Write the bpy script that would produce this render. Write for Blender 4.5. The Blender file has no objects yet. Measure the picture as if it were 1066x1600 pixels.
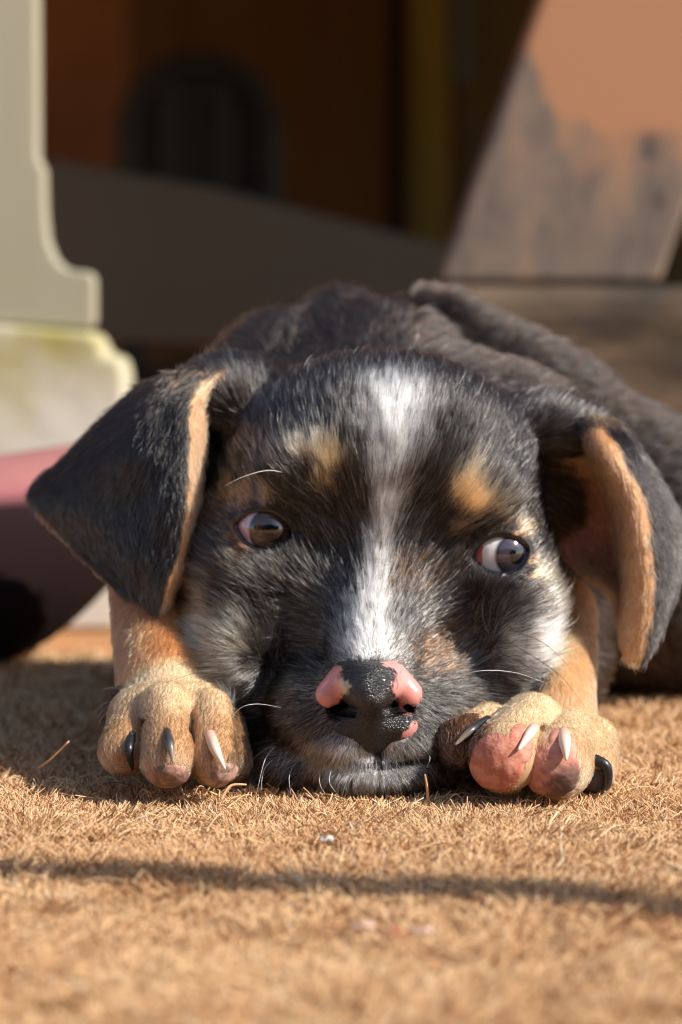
import bpy, math, random, mathutils
import numpy as np
from math import radians, sin, cos, pi
from mathutils import Vector

# ------------------------------------------------------------------ camera, world, sun, exposure
SC = bpy.context.scene
COL = SC.collection
CAM = np.array([0.0, -0.76, 0.155])
FPX = 85.0/36.0*1600.0
PITCH = math.atan(320.0/FPX)
cd = bpy.data.cameras.new('camera'); cam = bpy.data.objects.new('camera', cd); COL.objects.link(cam)
cam.location = CAM; cam.rotation_euler = (pi/2-PITCH, 0, 0)
cd.sensor_fit = 'VERTICAL'; cd.sensor_height = 36; cd.sensor_width = 24; cd.lens = 85
cd.clip_start = 0.02; cd.clip_end = 300
cd.dof.use_dof = True; cd.dof.focus_distance = 0.757; cd.dof.aperture_fstop = 7.5
SC.camera = cam
SUN = Vector((0.74, -0.30, 0.62)).normalized()
EL = math.asin(SUN.z); AZ = math.atan2(SUN.x, SUN.y)
w = bpy.data.worlds.new('World'); SC.world = w; w.use_nodes = True
nt = w.node_tree; bg = nt.nodes['Background']
sky = nt.nodes.new('ShaderNodeTexSky'); sky.sky_type = 'NISHITA'; sky.sun_disc = False
sky.sun_elevation = EL; sky.sun_rotation = AZ
nt.links.new(sky.outputs[0], bg.inputs[0]); bg.inputs[1].default_value = 0.12
sl = bpy.data.lights.new('sun', 'SUN'); sl.energy = 4.8; sl.angle = radians(0.5); sl.color = (1, 0.93, 0.83)
so = bpy.data.objects.new('sun', sl); COL.objects.link(so)
so.rotation_euler = SUN.to_track_quat('Z', 'Y').to_euler()
SC.view_settings.view_transform = 'Standard'; SC.view_settings.look = 'None'
SC.view_settings.exposure = 0.40; SC.view_settings.gamma = 1
SC.render.engine = 'CYCLES'
SC.cycles.filter_width = 1.15
try: SC.cycles_curves.shape = 'RIBBONS'
except Exception: pass

rng = np.random.default_rng(7)
random.seed(7)

# ------------------------------------------------------------------ helpers
def P(px, py, Y):
    """point at depth Y of the design drawing (1066 x 1600 sheet seen from in front of the puppy)"""
    a = (px-533.0)/FPX; b = (800.0-py)/FPX
    f = np.array([0, cos(PITCH), -sin(PITCH)]); u = np.array([0, sin(PITCH), cos(PITCH)])
    d = f + a*np.array([1., 0, 0]) + b*u
    return CAM + d*((Y-CAM[1])/d[1])
def chart(p):
    """inverse of P: head chart coordinates of points (n,3)"""
    q = p-CAM
    f = q[:, 1]*cos(PITCH) - q[:, 2]*sin(PITCH); u = q[:, 1]*sin(PITCH)+q[:, 2]*cos(PITCH)
    return 533+FPX*q[:, 0]/f, 800-FPX*u/f
def smooth01(x): x = np.clip(x, 0, 1); return x*x*(3-2*x)
def norm(v): return v/np.maximum(np.linalg.norm(v, axis=-1, keepdims=True), 1e-9)
_T = rng.random((64, 64, 64)).astype(np.float32)
def noise(p, s):
    q = p*s+100.0; i = np.floor(q).astype(int); f = q-i; f = f*f*(3-2*f); r = 0
    for a in (0, 1):
        for b in (0, 1):
            for c in (0, 1):
                wgt = (f[:, 0] if a else 1-f[:, 0])*(f[:, 1] if b else 1-f[:, 1])*(f[:, 2] if c else 1-f[:, 2])
                r = r+wgt*_T[(i[:, 0]+a) % 64, (i[:, 1]+b) % 64, (i[:, 2]+c) % 64]
    return r-0.5

def tag(o, label=None, cat=None, group=None, kind=None):
    if label: o['label'] = label
    if cat: o['category'] = cat
    if group: o['group'] = group
    if kind: o['kind'] = kind
    return o
def mk(name, V, F, mat, parent=None, smooth=True, cols=None):
    me = bpy.data.meshes.new(name); me.from_pydata([tuple(map(float, v)) for v in V] if not isinstance(V, np.ndarray) else V.tolist(), [], F if isinstance(F, list) else F.tolist())
    if smooth: me.polygons.foreach_set('use_smooth', [True]*len(me.polygons))
    if cols is not None:
        at = me.color_attributes.new('Col', 'FLOAT_COLOR', 'POINT')
        c4 = np.ones((len(me.vertices), 4), np.float32); c4[:, :3] = cols; at.data.foreach_set('color', c4.ravel())
    if mat: me.materials.append(mat)
    me.update()
    o = bpy.data.objects.new(name, me); COL.objects.link(o)
    if parent: o.parent = parent
    return o

# ---- signed-distance sculpting
class Grid:
    def __init__(s, lo, hi, h):
        s.lo = np.array(lo, float); s.h = h
        s.n = np.ceil((np.array(hi)-s.lo)/h).astype(int)+1
        s.f = np.full(s.n, 0.03, np.float32)
    def sub(s, lo, hi):
        a = np.maximum(np.floor((np.array(lo)-s.lo)/s.h).astype(int), 0); b = np.minimum(np.ceil((np.array(hi)-s.lo)/s.h).astype(int)+1, s.n)
        if (b <= a).any(): return None
        sl_ = tuple(slice(x, y) for x, y in zip(a, b))
        ax = [(s.lo[i]+s.h*np.arange(a[i], b[i])).astype(np.float32) for i in range(3)]
        return sl_, ax[0][:, None, None], ax[1][None, :, None], ax[2][None, None, :]
    def put(s, sl_, d, k, op):
        f = s.f[sl_]
        if op == 'cut':
            hh = np.maximum(k-np.abs(f+d), 0)/k; s.f[sl_] = np.maximum(f, -d)+hh*hh*k*0.25
        else:
            hh = np.maximum(k-np.abs(f-d), 0)/k; s.f[sl_] = np.minimum(f, d)-hh*hh*k*0.25
    def ell(s, c, r, k=0.008, op='add', rot=0.0):
        c = np.array(c); r = np.array(r, float); R = np.full(3, max(r)) if rot else r
        q = s.sub(c-R-k-3*s.h, c+R+k+3*s.h)
        if q is None: return
        sl_, x, y, z = q; x = x-c[0]; y = y-c[1]; z = z-c[2]
        if rot: x, z = x*cos(rot)+z*sin(rot), -x*sin(rot)+z*cos(rot)
        k0 = np.sqrt((x/r[0])**2+(y/r[1])**2+(z/r[2])**2); k1 = np.sqrt((x/r[0]**2)**2+(y/r[1]**2)**2+(z/r[2]**2)**2)+1e-6
        s.put(sl_, k0*(k0-1)/k1, k, op)
    def cap(s, a, b, ra, rb, k=0.006, op='add'):
        a = np.array(a); b = np.array(b); R = max(ra, rb)+k+3*s.h
        q = s.sub(np.minimum(a, b)-R, np.maximum(a, b)+R)
        if q is None: return
        sl_, x, y, z = q; d = b-a
        t = np.clip(((x-a[0])*d[0]+(y-a[1])*d[1]+(z-a[2])*d[2])/(d@d), 0, 1)
        s.put(sl_, np.sqrt((x-a[0]-t*d[0])**2+(y-a[1]-t*d[1])**2+(z-a[2]-t*d[2])**2)-(ra+(rb-ra)*t), k, op)
    def mesh(s):
        f = s.f; ins = f < 0
        m = ins[:-1, :-1, :-1]; al = m.copy(); an = m.copy()
        for a in (0, 1):
            for b in (0, 1):
                for c in (0, 1):
                    v = ins[a:ins.shape[0]-1+a, b:ins.shape[1]-1+b, c:ins.shape[2]-1+c]; al &= v; an |= v
        I = np.argwhere(an & ~al); idx = np.full(m.shape, -1, np.int32); idx[I[:, 0], I[:, 1], I[:, 2]] = np.arange(len(I))
        acc = np.zeros((len(I), 3)); cnt = np.zeros(len(I)); offs = [(a, b, c) for a in (0, 1) for b in (0, 1) for c in (0, 1)]
        val = {o: f[I[:, 0]+o[0], I[:, 1]+o[1], I[:, 2]+o[2]] for o in offs}
        for o in offs:
            for ax in range(3):
                if o[ax] == 0:
                    o2 = list(o); o2[ax] = 1; o2 = tuple(o2); va, vb = val[o], val[o2]; c = (va < 0) != (vb < 0)
                    t = np.where(c, va/np.where(c, va-vb, 1), 0); pt = np.tile(np.array(o, float), (len(I), 1)); pt[:, ax] = t
                    acc[c] += pt[c]; cnt += c
        V = s.lo+s.h*(I+acc/cnt[:, None]); F = []
        for ax in range(3):
            b_, c_ = [(1, 2), (2, 0), (0, 1)][ax]
            A = [slice(None)]*3; B = [slice(None)]*3; A[ax] = slice(0, -1); B[ax] = slice(1, None)
            fa, fb = ins[tuple(A)], ins[tuple(B)]; E = np.argwhere(fa != fb)
            ok = (E[:, b_] > 0) & (E[:, c_] > 0) & (E[:, b_] < m.shape[b_]) & (E[:, c_] < m.shape[c_]); E = E[ok]
            flip = fa[E[:, 0], E[:, 1], E[:, 2]]
            def cell(db, dc):
                q = E.copy(); q[:, b_] -= db; q[:, c_] -= dc; return idx[q[:, 0], q[:, 1], q[:, 2]]
            Q = np.stack([cell(1, 1), cell(0, 1), cell(0, 0), cell(1, 0)], 1)
            Q[~flip] = Q[~flip][:, ::-1]; F.append(Q)
        return V, np.concatenate(F)

# ---- materials
def newmat(name):
    m = bpy.data.materials.new(name); m.use_nodes = True; n = m.node_tree
    return m, n, n.nodes['Principled BSDF']
def noisy(name, c1, c2, scale, rough=0.8, bump=0.0, detail=6, stretch=(1, 1, 1), c3=None, dist=0.001, lo=.35, hi=.65, spec=.3):
    m, n, b = newmat(name); N = n.nodes; L = n.links
    tc = N.new('ShaderNodeTexCoord'); mp = N.new('ShaderNodeMapping'); mp.inputs['Scale'].default_value = stretch
    L.new(tc.outputs['Object'], mp.inputs[0]); t = N.new('ShaderNodeTexNoise'); t.inputs['Scale'].default_value = scale; t.inputs['Detail'].default_value = detail
    L.new(mp.outputs[0], t.inputs[0]); r = N.new('ShaderNodeValToRGB'); L.new(t.outputs[0], r.inputs[0])
    r.color_ramp.elements[0].position = lo; r.color_ramp.elements[0].color = (*c1, 1)
    r.color_ramp.elements[1].position = hi; r.color_ramp.elements[1].color = (*c2, 1)
    if c3: e = r.color_ramp.elements.new((lo+hi)/2); e.color = (*c3, 1)
    L.new(r.outputs[0], b.inputs['Base Color']); b.inputs['Roughness'].default_value = rough; b.inputs['Specular IOR Level'].default_value = spec
    if bump:
        t2 = N.new('ShaderNodeTexNoise'); t2.inputs['Scale'].default_value = scale*6; t2.inputs['Detail'].default_value = 8; L.new(mp.outputs[0], t2.inputs[0])
        bp = N.new('ShaderNodeBump'); bp.inputs['Strength'].default_value = bump; bp.inputs['Distance'].default_value = dist
        L.new(t2.outputs[0], bp.inputs['Height']); L.new(bp.outputs[0], b.inputs['Normal'])
    return m
def colmat(name, rough=.5, spec=.5, coat=0.0, sss=0.0, bump=None):
    m, n, b = newmat(name); at = n.nodes.new('ShaderNodeAttribute'); at.attribute_name = 'Col'
    n.links.new(at.outputs['Color'], b.inputs['Base Color']); b.inputs['Roughness'].default_value = rough
    b.inputs['Specular IOR Level'].default_value = spec; b.inputs['Coat Weight'].default_value = coat; b.inputs['Coat Roughness'].default_value = .08
    if sss: b.inputs['Subsurface Weight'].default_value = sss; b.inputs['Subsurface Radius'].default_value = (.004, .0015, .0008); b.inputs['Subsurface Scale'].default_value = 1
    if bump:
        tc = n.nodes.new('ShaderNodeTexCoord'); v = n.nodes.new('ShaderNodeTexVoronoi'); v.inputs['Scale'].default_value = bump[0]
        n.links.new(tc.outputs['Object'], v.inputs[0]); bp = n.nodes.new('ShaderNodeBump'); bp.invert = True
        bp.inputs['Strength'].default_value = bump[1]; bp.inputs['Distance'].default_value = bump[2]
        n.links.new(v.outputs['Distance'], bp.inputs['Height']); n.links.new(bp.outputs[0], b.inputs['Normal'])
    return m
def hairmat(name, rough=.3, rr=.35, coat=0.0):
    m = bpy.data.materials.new(name); m.use_nodes = True; n = m.node_tree; n.nodes.clear()
    o = n.nodes.new('ShaderNodeOutputMaterial'); h = n.nodes.new('ShaderNodeBsdfHairPrincipled'); h.parametrization = 'COLOR'
    at = n.nodes.new('ShaderNodeAttribute'); at.attribute_name = 'Col'; n.links.new(at.outputs['Color'], h.inputs['Color'])
    h.inputs['Roughness'].default_value = rough; h.inputs['Radial Roughness'].default_value = rr; h.inputs['Random Roughness'].default_value = .3
    if 'Coat' in h.inputs: h.inputs['Coat'].default_value = coat
    n.links.new(h.outputs[0], o.inputs[0]); return m
M_skin = colmat('puppy_skin', .6, .3)
M_fur = hairmat('puppy_fur', .24, .32)
M_nose = colmat('puppy_nose_leather', .27, .6, .2, .06, (1800, .85, .0004))
n_ = M_nose.node_tree; a_ = [x for x in n_.nodes if x.type == 'ATTRIBUTE'][0]; b_ = [x for x in n_.nodes if x.type == 'BUMP'][0]
sp_ = n_.nodes.new('ShaderNodeSeparateColor'); n_.links.new(a_.outputs['Color'], sp_.inputs[0]); mr_ = n_.nodes.new('ShaderNodeMapRange'); mr_.inputs[1].default_value = .02; mr_.inputs[2].default_value = .4; mr_.inputs[3].default_value = .85; mr_.inputs[4].default_value = .12
n_.links.new(sp_.outputs[0], mr_.inputs[0]); n_.links.new(mr_.outputs[0], b_.inputs['Strength'])
M_pad = colmat('paw_pad_skin', .62, .35, 0, .12, (2600, .2, .0002))
M_claw = colmat('claw_horn', .36, .5, .08)
M_eye = colmat('eye_surface', .08, .7, 1.0)

def curves(name, pts, rad, cols, mat, parent=None):
    """pts (n,k,3), rad (n,k) or (k,), cols (n,3): a hair-curves object"""
    n, k = pts.shape[:2]; hc = bpy.data.hair_curves.new(name); hc.add_curves([k]*n)
    hc.attributes['position'].data.foreach_set('vector', pts.astype(np.float32).ravel())
    ra = hc.attributes.get('radius') or hc.attributes.new('radius', 'FLOAT', 'POINT')
    ra.data.foreach_set('value', np.broadcast_to(rad, (n, k)).astype(np.float32).ravel())
    ca = hc.attributes.new('Col', 'FLOAT_COLOR', 'CURVE'); c4 = np.ones((n, 4), np.float32); c4[:, :3] = cols; ca.data.foreach_set('color', c4.ravel())
    hc.materials.append(mat); o = bpy.data.objects.new(name, hc); COL.objects.link(o)
    if parent: o.parent = parent
    return o

def cr(A, n):
    A = np.array(A, float); m = len(A); t = np.linspace(0, m-1-1e-9, n); i = t.astype(int); f = (t-i).reshape(-1, *([1]*(A.ndim-1)))
    g4 = lambda j: A[np.clip(j, 0, m-1)]
    p0, p1, p2, p3 = g4(i-1), g4(i), g4(i+1), g4(i+2)
    return .5*((2*p1)+(-p0+p2)*f+(2*p0-5*p1+4*p2-p3)*f*f+(-p0+3*p1-3*p2+p3)*f**3)
def tube(name, pts, radii, mat, parent, cols=None, seg=12, sub=16):
    A = cr(np.array(pts, float), sub); R = np.interp(np.linspace(0, 1, sub), np.linspace(0, 1, len(radii)), radii)
    T = norm(np.gradient(A, axis=0)); V = []; F = []; ref = np.array([0.13, 0.99, 0.07])
    for i in range(sub):
        x = norm(np.cross(T[i], ref)); y = np.cross(T[i], x)
        for j in range(seg): V.append(A[i]+R[i]*(x*cos(2*pi*j/seg)+y*sin(2*pi*j/seg)))
    for i in range(sub-1):
        for j in range(seg): a = i*seg+j; b = i*seg+(j+1) % seg; F.append((a, b, b+seg, a+seg))
    F.append(tuple(range(seg))[::-1]); F.append(tuple(range((sub-1)*seg, sub*seg)))
    cc = None
    if cols is not None:
        t = np.repeat(np.linspace(0, 1, sub), seg); cc = np.stack([np.interp(t, np.linspace(0, 1, len(cols)), [c[i] for c in cols]) for i in range(3)], 1)
    return mk(name, V, F, mat, parent, cols=cc)
# ------------------------------------------------------------------ the place
def box(name, x0, x1, y0, y1, z0, z1, mat, parent=None, bev=.003):
    V = [(x, y, z) for x in (x0, x1) for y in (y0, y1) for z in (z0, z1)]
    F = [(0, 1, 3, 2), (4, 6, 7, 5), (0, 4, 5, 1), (2, 3, 7, 6), (0, 2, 6, 4), (1, 5, 7, 3)]
    o = mk(name, V, F, mat, parent, smooth=False)
    if bev: b = o.modifiers.new('bevel', 'BEVEL'); b.width = bev; b.segments = 3
    return o
def slab(name, poly, Y, th, mat, parent=None, bev=.004, pts3=None):
    """outline (chart points at depth Y) with its own real thickness"""
    A = [P(x, y, Y) for x, y in poly]; n = len(A)
    V = A+[a+np.array([0, th, 0]) for a in A]
    F = [tuple(range(n)), tuple(range(2*n-1, n-1, -1))]+[(i, i+n, (i+1) % n+n, (i+1) % n) for i in range(n)]
    o = mk(name, V, F, mat, parent, smooth=False)
    if bev: b = o.modifiers.new('bevel', 'BEVEL'); b.width = bev; b.segments = 3
    return o
def empty(name, loc=(0, 0, 0)):
    o = bpy.data.objects.new(name, None); COL.objects.link(o); o.location = loc; return o

M_ground = noisy('terracotta_paving', (.42, .19, .075), (.55, .28, .12), 9, .85, .3)
tag(box('ground', -6, 6, -3, 8, -.30, -.022, M_ground, bev=0), kind='structure')

# coir mat
M_coirbase = noisy('coir_backing', (.32, .16, .07), (.50, .28, .13), 260, .95, .5, dist=.002)
mat_o = tag(box('coir_mat', -.45, .45, -.62, .335, -.0215, -.0075, M_coirbase, bev=.002), 'rough tan coir mat of cut coconut fibre under the puppy', 'mat')
M_coir = colmat('coir_fibre', .55, .35)
def coir(n, x_of, y0, y1, hgt, rad, lean, K=4, flat=0.0):
    Y = y0+(y1-y0)*rng.random(n); d = Y+.76; X = (rng.random(n)*2-1)*(d*.146+.035)
    p = np.stack([X, Y, np.full(n, -.0078)], 1); k = np.ones(n, bool)
    p = p[k]; n = len(p)
    cl = np.stack([noise(p, 170), noise(p+7, 170)], 1)*2.0+np.stack([noise(p, 60), noise(p+9, 60)], 1)*.9
    le = rng.normal(0, lean, (n, 2))+cl*lean*1.2
    h = hgt*(.62+.5*rng.random(n))*(1+.5*noise(p+4, 130)+.5*noise(p, 22))
    t = np.linspace(0, 1, K)[None, :]
    cu = rng.normal(0, .17, (n, 2))
    pts = np.zeros((n, K, 3)); 
    for a in range(2): pts[:, :, a] = p[:, a:a+1]+h[:, None]*(le[:, a:a+1]*t+cu[:, a:a+1]*t*t)
    pts[:, :, 2] = p[:, 2:3]+h[:, None]*(t*(1-flat*t))
    c1 = np.array([.66, .39, .19]); c2 = np.array([.83, .58, .33]); c3 = np.array([.26, .10, .04]); r = rng.random(n)[:, None]
    c = c1+(c2-c1)*np.clip(rng.random(n)+noise(p, 45)*.8, 0, 1)[:, None]; c = np.where(r < .14, c3, c); c = np.where(r > .965, np.array([.88, .74, .52]), c)
    return pts, rad*(.65+.8*rng.random(n))[:, None]*np.array([1.0]*(K-1)+[.75])[None], c
cs = [coir(110000, 0, -.30, -.02, .0080, .00016, .6), coir(62000, 0, -.06, .10, .0078, .00015, .6), coir(42000, 0, .08, .335, .0076, .00026, .5),
      coir(2200, 0, -.30, .06, .0125, .00019, .75, 4, .25)]
ps, rs, cc_ = zip(*cs)
tag(curves('coir_fibres', np.concatenate(ps), np.concatenate(rs), np.concatenate(cc_), M_coir, mat_o), kind='stuff')
# loose fibres that lie across the pile
n = 900; Y = -.28+.36*rng.random(n); X = (rng.random(n)*2-1)*(Y+.76)*.16; an = rng.random(n)*2*pi; L = .006+.012*rng.random(n)**2; K = 6
t = np.linspace(-.5, .5, K)[None, :]; cv = rng.normal(0, .9, n)[:, None]; pts = np.zeros((n, K, 3))
a_ = an[:, None]+cv*t; pts[:, :, 0] = X[:, None]+L[:, None]*t*np.cos(a_); pts[:, :, 1] = Y[:, None]+L[:, None]*t*np.sin(a_)
pts[:, :, 2] = -.0008+.0012*rng.random(n)[:, None]+(rng.random(n)[:, None]*.0035)*(1-4*t*t)
c = np.where(rng.random(n)[:, None] < .25, np.array([.30, .13, .06]), np.array([.80, .55, .30]))
tag(curves('loose_fibres', pts, np.full((n, K), .00014), c, M_coir, mat_o), kind='stuff')
# stray long fibres standing in front of the chin
M_str = noisy('stray_fibre', (.55, .28, .14), (.72, .42, .22), 300, .7)
for q in ([(668, 1262, -.012), (668, 1235, -.012), (664, 1210, -.012)], [(345, 1250, -.016), (360, 1228, -.014), (385, 1226, -.012)], [(60, 1200, .01), (75, 1190, .008), (108, 1158, .006)]):
    tube('coir_strand', [P(*a) for a in q], [.0005, .00045, .0003], M_str, mat_o, None, 6, 12)

# scraps on the mat
def scrap(name, c, r, mat, label, cat, seed, fold=.4):
    R = random.Random(seed); V = []; n = 11
    for s in (0, 1):
        V.append(np.array(c)+[0, 0, .0004*s])
        for i in range(n):
            a = 2*pi*i/n; q = r*(.7+.5*R.random()) if s == 0 else None
            if s == 0: V.append(np.array(c)+[cos(a)*q, sin(a)*q*.7, abs(sin(a*1.5))*r*fold]); 
            else: V.append(V[1+i]+[0, 0, .0004])
    m = n+1; F = [(0, 1+(i+1) % n, 1+i) for i in range(n)]+[(m, m+1+i, m+1+(i+1) % n) for i in range(n)]+[(1+i, 1+(i+1) % n, m+1+(i+1) % n, m+1+i) for i in range(n)]
    o = mk(name, V, F, mat); tag(o, label, cat); return o
M_petal = noisy('petal', (.75, .7, .66), (.85, .8, .78), 200, .5); M_leaf = noisy('dry_leaf', (.45, .17, .09), (.66, .32, .2), 300, .6); M_leafp = noisy('pale_leaf', (.7, .45, .36), (.78, .55, .45), 300, .6)
scrap('paper_flake', P(510, 1330, -.074)+[0, 0, .0022], .0022, M_petal, 'tiny white flake lying on the coir mat below the chin', 'flake', 3, .9)
scrap('dry_leaf', P(612, 1482, -.180)+[0, 0, .0030], .0034, M_leaf, 'curled red-brown leaf scrap on the blurred near part of the mat', 'leaf', 5)
scrap('dry_leaf', P(566, 1470, -.172)+[0, 0, .0030], .0030, M_leafp, 'pale pink leaf scrap left of the red-brown one on the mat', 'leaf', 6)
scrap('dry_leaf', P(660, 1478, -.176)+[0, 0, .0030], .0026, M_leafp, 'pale pink leaf scrap right of the red-brown one on the mat', 'leaf', 8)

# garden railing in front of the mat whose rail throws the thin shadow
M_rail = noisy('rail_wood', (.30, .20, .12), (.45, .32, .2), 30, .7, .2)
T_ = .60; S_ = np.array(SUN)
A_ = P(0, 1362, -.095)*[1, 1, 0]+S_*T_; B_ = P(1066, 1422, -.138)*[1, 1, 0]+S_*T_; D_ = norm(B_-A_)
ra = empty('railing', (0, 0, 0)); tag(ra, 'thin round wooden rail on two posts throwing a line of shadow over the mat', 'railing')
tube('rail', [A_-D_*.55, A_, B_, B_+D_*.45], [.0085, .0088, .0115, .0120], M_rail, ra, None, 14, 20)
for q in (A_-D_*.55, B_+D_*.45): tube('post', [[q[0], q[1], -.022], [q[0]+.001, q[1], q[2]*.5], [q[0], q[1]+.001, q[2]+.02]], [.012, .012, .012], M_rail, ra, None, 12, 4)

# concrete block and the pale wooden leg that stands on it
M_conc = noisy('weathered_concrete', (.66, .64, .56), (.46, .43, .22), 9, .95, .5, c3=(.62, .60, .52), dist=.002, lo=.40, hi=.68)
nt_ = M_conc.node_tree
blk = slab('concrete_block', [(-420, 500), (0, 508), (137, 520), (154, 532), (160, 555), (188, 563), (194, 590), (194, 690), (186, 985), (-420, 985)], .55, .06, M_conc, bev=.004)
# moss along the top edge
N_, L_ = nt_.nodes, nt_.links; bs = N_['Principled BSDF']; src = bs.inputs['Base Color'].links[0].from_socket
ge = N_.new('ShaderNodeNewGeometry'); sx = N_.new('ShaderNodeSeparateXYZ'); L_.new(ge.outputs['Position'], sx.inputs[0])
mr = N_.new('ShaderNodeMapRange'); mr.inputs[1].default_value = .095; mr.inputs[2].default_value = .135; L_.new(sx.outputs[2], mr.inputs[0])
tn = N_.new('ShaderNodeTexNoise'); tn.inputs['Scale'].default_value = 28; L_.new(ge.outputs['Position'], tn.inputs[0])
mu = N_.new('ShaderNodeMath'); mu.operation = 'MULTIPLY'; L_.new(mr.outputs[0], mu.inputs[0]); L_.new(tn.outputs[0], mu.inputs[1])
m2 = N_.new('ShaderNodeMath'); m2.operation = 'MULTIPLY'; m2.inputs[1].default_value = 1.5; m2.use_clamp = True; L_.new(mu.outputs[0], m2.inputs[0])
mx = N_.new('ShaderNodeMix'); mx.data_type = 'RGBA'; L_.new(m2.outputs[0], mx.inputs[0]); L_.new(src, mx.inputs[6]); mx.inputs[7].default_value = (.36, .31, .09, 1); L_.new(mx.outputs[2], bs.inputs['Base Color'])
tag(blk, 'pale concrete block with yellow moss on its top edge, under the cream wooden foot', 'block')
M_cream = noisy('cream_paint', (.36, .34, .245), (.42, .40, .30), 14, .6, .15, stretch=(1, 1, .2))
post = slab('furniture_bracket', [(-300, -420), (56, -420), (58, 248), (68, 262), (70, 335), (74, 375), (86, 405), (103, 421), (139, 425), (147, 436), (147, 505), (140, 514), (-300, 488)], .56, .022, M_cream, bev=.003)
tag(post, 'cream painted wooden furniture foot with a curved bracket, standing on the mossy concrete block', 'bracket')

# dusky pink bolster behind the left ear, ear shadow painted dark on its lower part
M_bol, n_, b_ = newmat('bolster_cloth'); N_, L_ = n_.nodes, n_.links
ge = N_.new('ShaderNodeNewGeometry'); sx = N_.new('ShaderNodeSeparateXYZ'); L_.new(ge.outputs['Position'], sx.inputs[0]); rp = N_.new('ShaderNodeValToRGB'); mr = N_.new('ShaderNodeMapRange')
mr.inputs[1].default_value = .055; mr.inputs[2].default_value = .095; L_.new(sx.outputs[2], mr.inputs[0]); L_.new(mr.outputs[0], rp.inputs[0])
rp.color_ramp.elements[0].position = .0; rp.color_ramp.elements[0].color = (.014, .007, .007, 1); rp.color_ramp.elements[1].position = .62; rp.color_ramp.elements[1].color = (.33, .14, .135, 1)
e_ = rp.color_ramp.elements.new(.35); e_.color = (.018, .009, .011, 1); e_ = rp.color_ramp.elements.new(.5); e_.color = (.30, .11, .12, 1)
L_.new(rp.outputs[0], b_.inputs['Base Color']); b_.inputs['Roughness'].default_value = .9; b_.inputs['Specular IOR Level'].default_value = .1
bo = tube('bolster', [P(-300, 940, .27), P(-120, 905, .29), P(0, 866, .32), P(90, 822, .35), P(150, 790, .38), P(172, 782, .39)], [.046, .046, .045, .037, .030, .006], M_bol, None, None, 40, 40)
tag(bo, 'dusky pink rounded bolster with a shadow painted dark on its lower part, lying behind the hanging ear', 'bolster')

# shaded recess: board, step, back wall, chair, door posts, roof
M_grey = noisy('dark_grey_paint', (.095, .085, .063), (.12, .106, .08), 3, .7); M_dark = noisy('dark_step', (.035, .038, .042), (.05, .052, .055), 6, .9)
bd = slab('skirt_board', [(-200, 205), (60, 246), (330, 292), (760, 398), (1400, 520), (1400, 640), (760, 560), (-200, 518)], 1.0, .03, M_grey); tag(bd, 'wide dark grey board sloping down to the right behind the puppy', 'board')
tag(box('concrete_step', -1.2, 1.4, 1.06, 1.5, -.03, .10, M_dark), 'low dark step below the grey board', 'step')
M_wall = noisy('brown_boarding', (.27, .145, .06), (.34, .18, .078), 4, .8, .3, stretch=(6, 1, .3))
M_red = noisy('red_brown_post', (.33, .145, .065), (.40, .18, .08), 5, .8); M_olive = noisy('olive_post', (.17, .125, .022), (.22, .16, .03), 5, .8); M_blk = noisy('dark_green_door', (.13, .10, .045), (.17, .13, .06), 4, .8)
wl = tag(box('house_wall', -3, 3, 2.35, 2.5, -.3, 2.2, M_wall, bev=0), 'brown boarded wall at the back of the shaded recess', 'wall')
def px3(name, x0, x1, y0, y1, Y, th, mat, parent=None):
    a = P(x0, y1, Y); b = P(x1, y0, Y); return box(name, a[0], b[0], Y, Y+th, a[2], b[2], mat, parent, .006)
tag(px3('wooden_post', -120, 188, -500, 640, 1.9, .08, M_red), 'red-brown post left of the rounded chair back in the shade', 'post')
tag(px3('wooden_post', 642, 700, -500, 640, 1.8, .06, M_olive), 'narrow olive-yellow post right of the rounded chair back in the shade', 'post')
dr = tag(px3('shed_door', 712, 1250, -500, 640, 2.0, .05, M_blk), 'dark olive door behind the sloping timber', 'door')
M_gl = noisy('dull_glass', (.085, .09, .085), (.11, .115, .105), 5, .4)
px3('door_strip', 705, 735, -480, 130, 1.97, .02, M_gl, dr)
tag(px3('wooden_post', 604, 636, -500, 640, 2.1, .05, noisy('dark_post', (.045, .028, .014), (.06, .04, .02), 5, .8)), 'dark brown post just left of the olive-yellow one', 'post')
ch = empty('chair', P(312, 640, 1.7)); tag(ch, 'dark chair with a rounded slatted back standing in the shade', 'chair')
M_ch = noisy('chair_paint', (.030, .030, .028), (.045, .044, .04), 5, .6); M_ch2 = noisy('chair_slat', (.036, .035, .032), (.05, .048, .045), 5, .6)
def kid(o, par):
    o.parent = par; o.matrix_parent_inverse = par.matrix_basis.inverted(); return o
loc = Vector(P(312, 640, 1.7)); inv = mathutils.Matrix.Translation(-loc)
def kidp(o): o.parent = ch; o.matrix_parent_inverse = inv
arc = [(200+112-112*cos(a), 210-112*sin(a)*1.02) for a in np.linspace(0, pi, 17)]
kidp(tube('back_frame', [P(200, 420, 1.7)]+[P(x, y, 1.7) for x, y in arc]+[P(424, 420, 1.7)], [.012, .012], M_ch, None, None, 12, 60))
kidp(slab('backrest', [(212, 300)]+[(212+100-100*cos(a), 208-100*sin(a)) for a in np.linspace(0, pi, 15)]+[(412, 300)], 1.705, .008, M_ch, None, .001))
for x in (265, 350): kidp(slab('slat', [(x-16, 130), (x+16, 130), (x+16, 300), (x-16, 300)], 1.695, .006, M_ch2, None, .001))
kidp(slab('seat', [(190, 300), (434, 300), (434, 325), (190, 325)], 1.50, .24, M_ch, None, .004))
for x in (200, 412):
    for Yl in (1.51, 1.70):
        q = P(x+6, 330, Yl); kidp(tube('leg', [q, [q[0], Yl, .15], [q[0], Yl, -.022]], [.012, .011], M_ch, None, None, 10, 6))
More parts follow.
